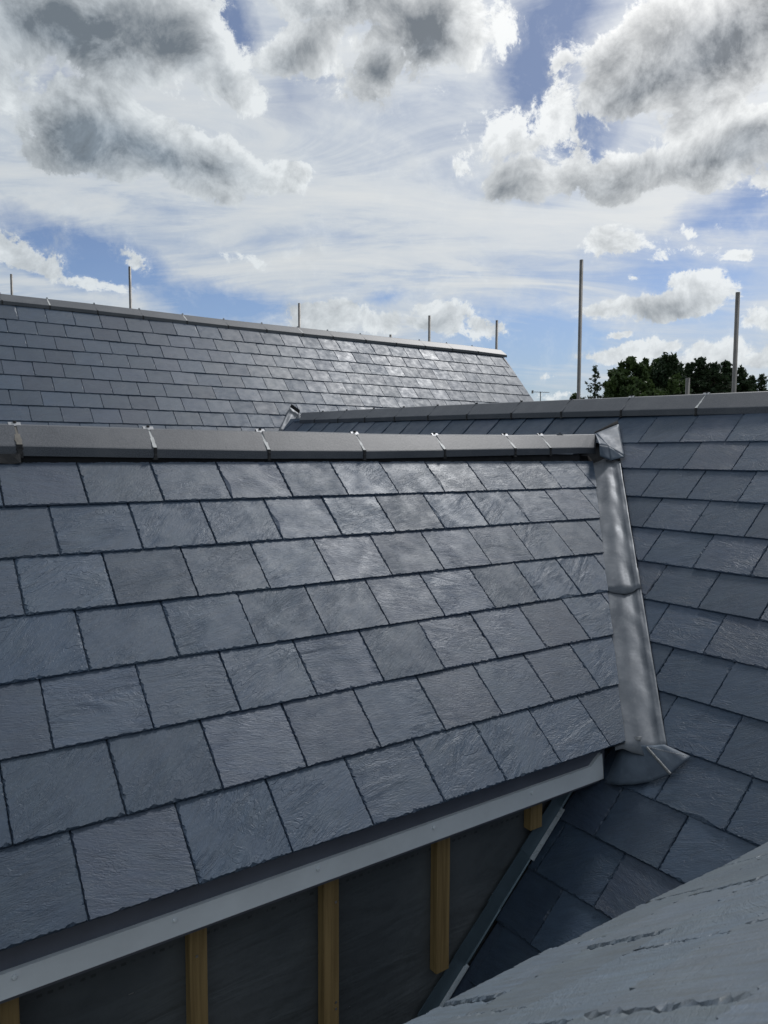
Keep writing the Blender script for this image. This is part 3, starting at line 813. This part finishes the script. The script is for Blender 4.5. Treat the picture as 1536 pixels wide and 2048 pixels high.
# ------------------------------------------------------------------ lead valley
lead = tag(empty('lead_valley', (2.8, 2.2, EYE - .6)), 'grey lead valley gutter with a flared foot between the near slope and the right slope', 'valley flashing')
nA, nB = fA[3], fB[3]
def valley_pt(t, w, lift):
    """t metres of run in b below the ridge corner, w across (negative on slope A)"""
    b = BA - t; a = va(b)
    c = Vector((a, b, EYE + ZA - tA * (BA - b)))
    if w <= 0: dirn = (Vector((-1, 0, 0)))            # along the course of A
    else: dirn = Vector((0, -1, 0))                   # along the course of B
    n = nA if w < 0 else nB
    return c + dirn * abs(w) + n * lift
BIS = (nA + nB).normalized()
def valley_sheet(t0, t1, lift, seed, wl=-.13, wr=.15, bot=0.):
    rn = np.random.default_rng(seed)
    ws = [wl, -.095, -.085, -.07, -.05, -.03, -.014, -.005, .005, .014, .03, .05, .07, .085, .098, wr]
    nt_ = max(4, int((t1 - t0) / .018))
    ph = rn.uniform(0, 6, 6)
    v = []
    for i in range(nt_ + 1):
        t = t0 + (t1 - t0) * i / nt_
        for w in ws:
            r = lift + .0018 * math.sin(t * 31 + ph[0] + w * 22) * math.sin(w * 60 + ph[1]) + .0011 * math.sin(t * 74 + ph[2] - w * 40) + .0005 * math.sin(t * 140 + ph[3])
            for q, (tc_, wc_, am, sg) in enumerate(((.3, .05, .006, .018), (.47, .045, .004, .014), (.55, .03, -.004, .02), (.72, .06, .005, .03), (.9, -.05, .004, .03))):
                r += am * math.exp(-((t - tc_) ** 2 + (w - wc_) ** 2) / sg ** 2) * 1.3
            r += (.018 * min(1, max(0, (w - .05) / .04)) if w > 0 else -.007 * min(1, -w / .05))
            hump = .047 * max(0., 1 - (abs(w) / .098)) ** .9 * min(1, max(0, (t + .02) / .06))
            v.append(BIS * hump + valley_pt(t + (.055 * max(0, 1 - abs(w) / .1) * max(0, 1 - (nt_ - i) / 3)) + bot * max(0, w), w, r - .004))
    m_ = len(ws)
    f = [(i * m_ + j, i * m_ + j + 1, (i + 1) * m_ + j + 1, (i + 1) * m_ + j) for i in range(nt_) for j in range(m_ - 1)]
    o = fixnormals(part('lead_sheet', v, f, M_LEAD, lead, True))
    s = o.modifiers.new('thickness', 'SOLIDIFY'); s.thickness = .0025; s.offset = 0
    return o
valley_sheet(.52, 1.075, -.008, 4, wr=.107)
valley_sheet(.02, .60, -.002, 5, wl=-.10, wr=.107)
# saddle over the ridge end
def patch(corners, n, name, m, parent, wob=.002, seed=1, th=.0025):
    rn = np.random.default_rng(seed); a, b, c, d = corners; v = []
    nn = (b - a).cross(d - a).normalized()
    ph = rn.uniform(0, 6, 4)
    for i in range(n + 1):
        for j in range(n + 1):
            s, t = i / n, j / n
            p = a * (1 - s) * (1 - t) + b * s * (1 - t) + c * s * t + d * (1 - s) * t
            e = min(s, 1 - s, t, 1 - t) * 4
            v.append(p + nn * wob * min(1, e) * (math.sin(7 * s + ph[0]) * math.sin(9 * t + ph[1]) + .5 * math.sin(17 * s + ph[2] + 11 * t)))
    f = [(i * (n + 1) + j, (i + 1) * (n + 1) + j, (i + 1) * (n + 1) + j + 1, i * (n + 1) + j + 1) for i in range(n) for j in range(n)]
    o = part(name, v, f, m, parent, True)
    s = o.modifiers.new('thickness', 'SOLIDIFY'); s.thickness = th; s.offset = 0
    return o
def at_a(u, v, a):
    d = direction(u, v); return Vector((0, 0, EYE)) + d * (a / d.x)
pA_ = Vector((3.395, 2.80, EYE + .1225)); pT = hit(fB, 1237, 848, .014); pR = hit(fB, 1249, 914, .013)
pM = at_a(1221, 921, 3.315); pF = at_a(1217, 892, 3.36); pL = at_a(1199, 890, 3.255); pBL = at_a(1200, 912, 3.25)
patch((pA_, pF, pR, pT), 10, 'ridge_saddle', M_LEAD_DARK, lead, .002, 3)
patch((pF, pM, pR, pF.lerp(pR, .5)), 6, 'ridge_saddle', M_LEAD_DARK, lead, .001, 4)
patch((pL, pBL, pM, pF), 6, 'ridge_saddle', M_LEAD_DARK, lead, .001, 5)
patch((pA_, pL, pF, pA_.lerp(pF, .5)), 4, 'ridge_saddle', M_LEAD_DARK, lead, .0, 6)
patch((pA_, pT, pT + Vector((.004, .012, .020)), pA_ + Vector((.002, .006, .006))), 3, 'welt_gap_shade', M_FELT, lead, 0., 7, .004)  # upturned lead edge, coloured black for the shaded gap below it
# flared foot
foot = []
arc = [(1209, 1567), (1238, 1570), (1268, 1569), (1292, 1565), (1313, 1560), (1329, 1553), (1341, 1548), (1354, 1537), (1368, 1525), (1381, 1513)]
top_ = [(1246, 1478), (1252, 1482), (1261, 1486), (1270, 1489), (1279, 1491), (1287, 1491), (1296, 1491), (1308, 1491), (1319, 1490), (1329, 1489)]
v = []; nn = 10
for i, ((x0, y0), (x1, y1)) in enumerate(zip(top_, arc)):
    for j in range(nn + 1):
        t = j / nn
        hgt = .020 * (1 - t) + .014 + .006 * math.sin(t * 3.1) * (1 if i < 6 else .3) + (.012 * math.exp(-((i - 6) / 1.2) ** 2) * (1 - t * .5))
        v.append(hit(fB, x0 + (x1 - x0) * t, y0 + (y1 - y0) * t, hgt))
f = [(i * (nn + 1) + j, (i + 1) * (nn + 1) + j, (i + 1) * (nn + 1) + j + 1, i * (nn + 1) + j + 1) for i in range(9) for j in range(nn)]
foot = fixnormals(part('flared_foot', v, f, M_LEAD_DARK, lead, True))
s = foot.modifiers.new('thickness', 'SOLIDIFY'); s.thickness = .0025; s.offset = 0
# welded seams: a row of little beads
def beads(p0, p1, n, r, name):
    v = []; f = []
    ax = (p1 - p0).normalized(); nb = nB; sd = ax.cross(nb)
    for i in range(n):
        c = p0 + (p1 - p0) * (i / (n - 1)); b = len(v)
        for k in range(6):
            a = k * math.tau / 6; v.append(c + ax * math.cos(a) * r * .8 + sd * math.sin(a) * r * 1.5)
        v.append(c + nb * r)
        f += [(b + k, b + (k + 1) % 6, b + 6) for k in range(6)]
    return fixnormals(part(name, v, f, M_WELD, foot))
beads(hit(fB, 1294, 1495, .053), hit(fB, 1340, 1547, .024), 30, .0036, 'weld_seam')
beads(hit(fB, 1298, 1495, .052), hit(fB, 1374, 1512, .022), 24, .0020, 'weld_seam')
# dressed-over lip where the valley wing stops at the eaves
patch((hit(fB, 1251, 1474, .040), hit(fB, 1283, 1473, .044), hit(fB, 1281, 1481, .040), hit(fB, 1252, 1484, .034)), 4, 'dressed_lip', M_WELD, lead, .002, 9)

# saddle where ridge B dies into roof C
sad = tag(empty('lead_saddle', (6.8 * .55, 6.8, EYE + .3)), 'small shiny lead saddle at the far end of the right ridge, against the far roof', 'flashing')
q = lambda u, v, h=.012: hit(fC, u, v, h)
patch((q(580, 814), q(557, 863), q(577, 866), q(598, 826)), 8, 'lead_sheet', M_LEAD, sad, .006, 21)
patch((q(598, 826), q(577, 866), q(590, 862, .05), q(602, 838, .07)), 5, 'lead_sheet', M_LEAD, sad, .003, 22)
patch((q(580, 814, .02), q(598, 827, .02), q(600, 820, .05), q(583, 808, .05)), 3, 'welt_gap_shade', M_FELT, sad, 0, 23)  # black strip painting the gap shade at this saddle's upper edge

# ------------------------------------------------------------------ soakers where roof B meets the wall
soak = tag(empty('soaker_flashing', (1.7, 1.79, EYE - 1.6)), 'stepped blue grey metal soakers running down between the battened wall and the dark right slope', 'flashing')
cB, sB = math.cos(PB), math.sin(PB)
for i, k in enumerate(range(10, 17)):
    s0 = (k - 1) * GB + .165 + .03; s1 = s0 + GB + .008
    def sp(s, h, b): p = onB(b, s, h); return p
    yb = 1.7815 - .0012 * (i % 2)
    off = .0
    v = [sp(s0 - .03, .006, yb), sp(s1 - .03, .010, yb), sp(s1 - .03, .075, yb), sp(s0 - .03, .070, yb)]
    v += [p + Vector((0, .002, 0)) for p in v]
    fl = fixnormals(part('soaker', v, [(0, 1, 2, 3), (7, 6, 5, 4), (0, 4, 5, 1), (1, 5, 6, 2), (2, 6, 7, 3), (3, 7, 4, 0)], M_ALU, soak))
    wd = .016 if k in (11, 14) else .005
    v = [sp(s0 - .03, .010, yb - .001), sp(s1 - .03, .012, yb - .001), sp(s1 - .03, .007, yb - wd), sp(s0 - .03, .007, yb - wd)]
    v += [p - nB * .002 for p in v]
    part('soaker_flange', v, [(0, 1, 2, 3), (7, 6, 5, 4), (0, 4, 5, 1), (1, 5, 6, 2), (2, 6, 7, 3), (3, 7, 4, 0)], M_ALU_LIT if k in (11, 14) else M_ALU, soak)

# ------------------------------------------------------------------ scaffold tubes beyond the roofs
POLES = [
    (22, 549, 16.0, 'scaffold tube above the far ridge at its left end, leftmost of all'),
    (260, 533, 14.0, 'tall scaffold tube above the far ridge, second from the left'),
    (600, 606, 14.7, 'scaffold tube above the middle of the far ridge, against white cloud'),
    (783, 669, 14.7, 'barely visible tip of a scaffold tube just over the far ridge'),
    (860, 631, 14.7, 'scaffold tube above the far ridge, next before the gable end'),
    (992, 641, 14.7, 'scaffold tube rising at the right gable end of the far ridge'),
    (1166, 519, 10.1, 'tallest scaffold tube, left of the trees behind the right ridge'),
    (1375, 756, 9.1, 'short stub of scaffold tube in front of the dark trees'),
    (1474, 585, 8.7, 'thick tall scaffold tube in front of the trees at the right edge'),
]
def tube_mesh(h, r=.02415, k=20):
    v = []; prof = [(r, 0), (r, h), (r - .004, h), (r - .004, h - .25)]
    for rr, z in prof:
        for i in range(k): v.append((rr * math.cos(i * math.tau / k), rr * math.sin(i * math.tau / k), z))
    f = [(a * k + i, a * k + (i + 1) % k, (a + 1) * k + (i + 1) % k, (a + 1) * k + i) for a in range(3) for i in range(k)]
    me = mesh('scaffold_tube', v, f, M_POLE)
    for p in me.polygons: p.use_smooth = abs(p.normal.z) < .5
    return me
for (u, v_, fw, lab) in POLES:
    d = direction(u, v_); d = d / d.dot(ch) * fw
    top = EYE + d.z
    o = link('scaffold_tube', tube_mesh(top), None, Matrix.Translation((d.x, d.y, 0)) @ Matrix.Rotation(R(random.uniform(-.25, .25)), 4, 'X'))
    tag(o, lab, 'scaffold tube', 'scaffold tubes standing behind the roofs')

# ------------------------------------------------------------------ house bodies, aerial
hb = tag(empty('house_walls', (4, 5, 0)), 'plain rendered walls under the slate roofs, almost hidden from view', 'building')
part('wall', *box(-.5, 7.45, 5.9, 10.4, 0, EYE - .85), M_RENDER, hb)
part('wall', *box(2.2, 5.2, -.6, 6.2, 0, EYE - 1.72), M_RENDER, hb)
part('wall', *box(-1.6, 2.2, 1.865, 3.6, 0, EYE - 1.15), M_RENDER, hb)
part('wall', *box(-1.2, 2.1, -1.5, .78, 0, EYE - 1.1), M_RENDER, hb)

d = direction(1081, 783); d = d / d.dot(ch) * 60
ae = tag(empty('tv_aerial', (d.x, d.y, 0)), 'tiny television aerial on a thin mast far off, right of the far gable', 'aerial')
tx, ty, tz = d.x, d.y, EYE + d.z
part('mast', *box(tx - .025, tx + .025, ty - .025, ty + .025, 0, tz), M_POLE, ae)
bm_v, bm_f = box(-.75, .75, -.015, .015, -.015, .015)
al = Matrix.Translation((tx, ty, tz - .05)) @ Matrix.Rotation(YAW - math.pi / 2 + .3, 4, 'Z')
part('boom', [al @ Vector(p) for p in bm_v], bm_f, M_POLE, ae)
for i in range(8):
    v, f = box(-.7 + i * .2 - .008, -.7 + i * .2 + .008, -.14, .14, -.02 - .1 * (i == 0), .02 + .1 * (i == 0))
    part('element', [al @ Vector(p) for p in v], f, M_POLE, ae)

# ------------------------------------------------------------------ ground
def ground_material():
    m, nt, bs = mat('ground_grass')
    P = coords(nt)
    setc(nt, bs, 'Base Color', mix(nt, noise(nt, P, .08, 8, .6).ss(.35, .65), (.035, .055, .018), (.075, .085, .035)))
    bs.inputs['Roughness'].default_value = .95
    return m
g = link('ground', mesh('ground', [(-2000, -2000, 0), (2000, -2000, 0), (2000, 2000, 0), (-2000, 2000, 0)], [(0, 1, 2, 3)], ground_material()))
tag(g, kind='structure')

# ------------------------------------------------------------------ trees
def leaf_material(name, dark, light):
    m, nt, bs = mat(name)
    P = coords(nt)
    a = E(nt, nt.nodes.new('ShaderNodeVertexColor').outputs[0]); nt.nodes[-1].layer_name = 'leaf'
    r_, g_, b_ = sep(nt, a)
    base = mix(nt, r_, dark, light)
    setc(nt, bs, 'Base Color', base); bs.inputs['Roughness'].default_value = .6
    bs.inputs['Specular IOR Level'].default_value = .3
    tr = nt.nodes.new('ShaderNodeBsdfTranslucent'); nt.links.new(base.k, tr.inputs[0])
    ms = nt.nodes.new('ShaderNodeMixShader'); ms.inputs[0].default_value = .22
    out = [n for n in nt.nodes if n.type == 'OUTPUT_MATERIAL'][0]
    nt.links.new(bs.outputs[0], ms.inputs[1]); nt.links.new(tr.outputs[0], ms.inputs[2]); nt.links.new(ms.outputs[0], out.inputs[0])
    return m
M_LEAF = leaf_material('broad_leaves', (.030, .055, .018), (.075, .115, .035))
M_CON = leaf_material('conifer_needles', (.016, .034, .016), (.042, .070, .030))
M_BARK = simple('bark', (.06, .048, .038), .9, 0, .3, 6, .6, .02)

def leaves(centres, radii, counts, size, seed, m, flat=.0):
    """many small leaf sprays scattered through clumps"""
    rn = np.random.default_rng(seed)
    C_ = np.repeat(np.array(centres), counts, axis=0); Rr = np.repeat(np.array(radii), counts, axis=0)
    n = len(C_)
    d = rn.normal(size=(n, 3)); d /= np.linalg.norm(d, axis=1)[:, None]
    p = C_ + d * Rr * (rn.random((n, 1)) ** .45)
    s = size * rn.uniform(.5, 1.4, (n, 1))
    t = rn.normal(size=(n, 3)); t /= np.linalg.norm(t, axis=1)[:, None]
    b = np.cross(t, rn.normal(size=(n, 3))); b /= np.linalg.norm(b, axis=1)[:, None]
    v = np.stack([p - t * s, p + b * s * .45, p + t * s, p - b * s * .45], 1).reshape(-1, 3)
    me = bpy.data.meshes.new('crown')
    me.vertices.add(4 * n); me.vertices.foreach_set('co', v.ravel())
    me.loops.add(4 * n); me.loops.foreach_set('vertex_index', np.arange(4 * n))
    me.polygons.add(n); me.polygons.foreach_set('loop_start', np.arange(0, 4 * n, 4)); me.polygons.foreach_set('loop_total', np.full(n, 4))
    me.update()
    ca = me.color_attributes.new('leaf', 'FLOAT_COLOR', 'POINT')
    k = np.clip(np.repeat(np.repeat(rn.random(len(centres)), counts), 4) * .6 + np.repeat(rn.random(n), 4) * .5, 0, 1)
    ca.data.foreach_set('color', np.stack([k, k, k, np.ones_like(k)], 1).ravel())
    me.materials.append(m)
    return me
def limb(v, f, p0, p1, r0, r1, k=7):
    ax = (p1 - p0).normalized(); s = ax.orthogonal().normalized(); t = ax.cross(s); b = len(v)
    for p, r in ((p0, r0), (p1, r1)):
        for i in range(k): v.append(p + (s * math.cos(i * math.tau / k) + t * math.sin(i * math.tau / k)) * r)
    f += [(b + i, b + (i + 1) % k, b + k + (i + 1) % k, b + k + i) for i in range(k)]
def broad_tree(u, vtop, dist, halfw, label, seed, m=None, spiky=0.):
    rn = np.random.default_rng(seed)
    d = direction(u, vtop); d = d / d.dot(ch) * dist
    h = EYE + d.z
    root = tag(empty('broadleaf_tree', (d.x, d.y, 0)), label, 'tree', 'trees beyond the right ridge')
    cz = h * .60; rz = h * .40
    cs, rs = [], []
    for i in range(150):
        q = rn.normal(size=3); q /= np.linalg.norm(q); rr = rn.random() ** .3
        x, y, z = q[0] * halfw * rr, q[1] * halfw * rr, q[2] * rz * rr
        rad = rn.uniform(.35, .85) * halfw * .26
        top = cz + z
        if top + rad > h: top = h - rad * rn.uniform(.7, 1.3)
        cs.append((x, y, top)); rs.append((rad * 1.25, rad * 1.25, rad * .8))
    for i in range(50):          # twiggy shoots that break the outline
        q = rn.normal(size=3); q /= np.linalg.norm(q); q[2] = abs(q[2])
        cs.append((q[0] * halfw * 1.0, q[1] * halfw * 1.0, cz + q[2] * rz * .99)); rs.append((.16, .16, .34 + spiky))
    counts = [int(150 * (r[0] ** 1.5) / (halfw * .2) ** 1.5) + 25 for r in rs]
    me = leaves(cs, rs, counts, .14, seed, m or M_LEAF)
    link('crown', me, root, Matrix.Translation((d.x, d.y, 0)))
    v, f = [], []
    limb(v, f, Vector((0, 0, 0)), Vector((.1, 0, h * .45)), .32, .2)
    for i in range(9):
        c = Vector(cs[i * 7]); limb(v, f, Vector((.05, 0, h * (.25 + .02 * i))), c, .12, .03)
    link('trunk', mesh('trunk', v, f, M_BARK), root, Matrix.Translation((d.x, d.y, 0)))
def conifer(u, vtop, dist, halfw, label, seed, dens=1.0, length=7.):
    rn = np.random.default_rng(seed)
    d = direction(u, vtop); d = d / d.dot(ch) * dist
    h = EYE + d.z
    root = tag(empty('conifer_tree', (d.x, d.y, 0)), label, 'tree', 'trees beyond the right ridge')
    cs, rs, v, f = [], [], [], []
    limb(v, f, Vector((0, 0, 0)), Vector((0, 0, h * .97)), .22, .02)
    z = h - .15
    cs.append((0, 0, h - .2)); rs.append((.05, .05, .2))
    while z > h - length:
        dd = (h - z)
        w = halfw * min(1.0, (dd / 3.0)) ** .85
        nb = int(rn.integers(3, 6) * dens) + 1
        for k in range(nb):
            a = rn.uniform(0, math.tau); L = w * rn.uniform(.35, 1.2) * (1 + .25 * math.sin(3 * a + seed))
            sag = rn.uniform(.05, .45)
            st = Vector((0, 0, z)); en = Vector((math.cos(a) * L, math.sin(a) * L, z + L * (.35 - sag)))
            limb(v, f, st, en, .025, .006, 4)
            n = max(2, int(L / .16))
            for q_ in range(n):
                t = (q_ + 1) / n; c = st.lerp(en, t)
                r = .17 * (1.15 - t * .55)
                cs.append((c.x + rn.normal() * .04, c.y + rn.normal() * .04, c.z + rn.normal() * .06)); rs.append((r, r, r * rn.uniform(.5, 1.1)))
        z -= rn.uniform(.05, .16) / max(.6, dens)
    me = leaves(cs, rs, [int(14 * dens) + 4] * len(cs), .075, seed, M_CON)
    link('crown', me, root, Matrix.Translation((d.x, d.y, 0)))
    link('trunk', mesh('trunk', v, f, M_BARK), root, Matrix.Translation((d.x, d.y, 0)))
broad_tree(1262, 722, 42, 1.55, 'rounded green tree, left shoulder of the dark clump beside the sparse conifer', 31)
broad_tree(1300, 716, 44, 1.6, 'highest broad tree of the clump, right behind the left shoulder', 32)
broad_tree(1335, 718, 43, 1.35, 'dark broad tree in the middle of the clump, left of the tube stub', 33, M_CON, .15)
broad_tree(1290, 765, 40, 1.7, 'low bright green bushy tree in front of the clump', 34)
broad_tree(1238, 752, 41, .95, 'small rounded tree between the sparse conifer and the clump', 38)
broad_tree(1350, 758, 41, 1.3, 'low green tree behind the short tube stub', 35)
broad_tree(1150, 796, 44, .8, 'treetop barely showing left of the tallest tube', 36)
broad_tree(1560, 775, 46, 1.6, 'low dark tree at the right edge of the view', 37, M_CON)
conifer(1191, 732, 42, .95, 'sparse lone conifer just right of the tallest tube', 41, .55)
conifer(1378, 726, 44, 1.5, 'dark conifer behind the short tube stub', 42, 1.)
conifer(1402, 714, 44, 1.8, 'tallest pointed conifer between the stub and the thick tube', 43, 1.15)
conifer(1430, 726, 43, 1.6, 'dark pointed conifer left of the thick tube', 44, 1.2)
conifer(1453, 722, 44, 1.7, 'dark conifer immediately left of the thick tube', 45, 1.2)
conifer(1482, 734, 44, 1.7, 'dark conifer immediately right of the thick tube', 46, 1.2)
conifer(1504, 750, 45, 1.0, 'short pointed conifer sloping down at the right', 47, 1.0)
conifer(1524, 748, 45, 1.3, 'rightmost small pointed conifer', 48, .9)
conifer(1580, 740, 46, 1.2, 'conifer outside the right edge of the view', 49, 1.)
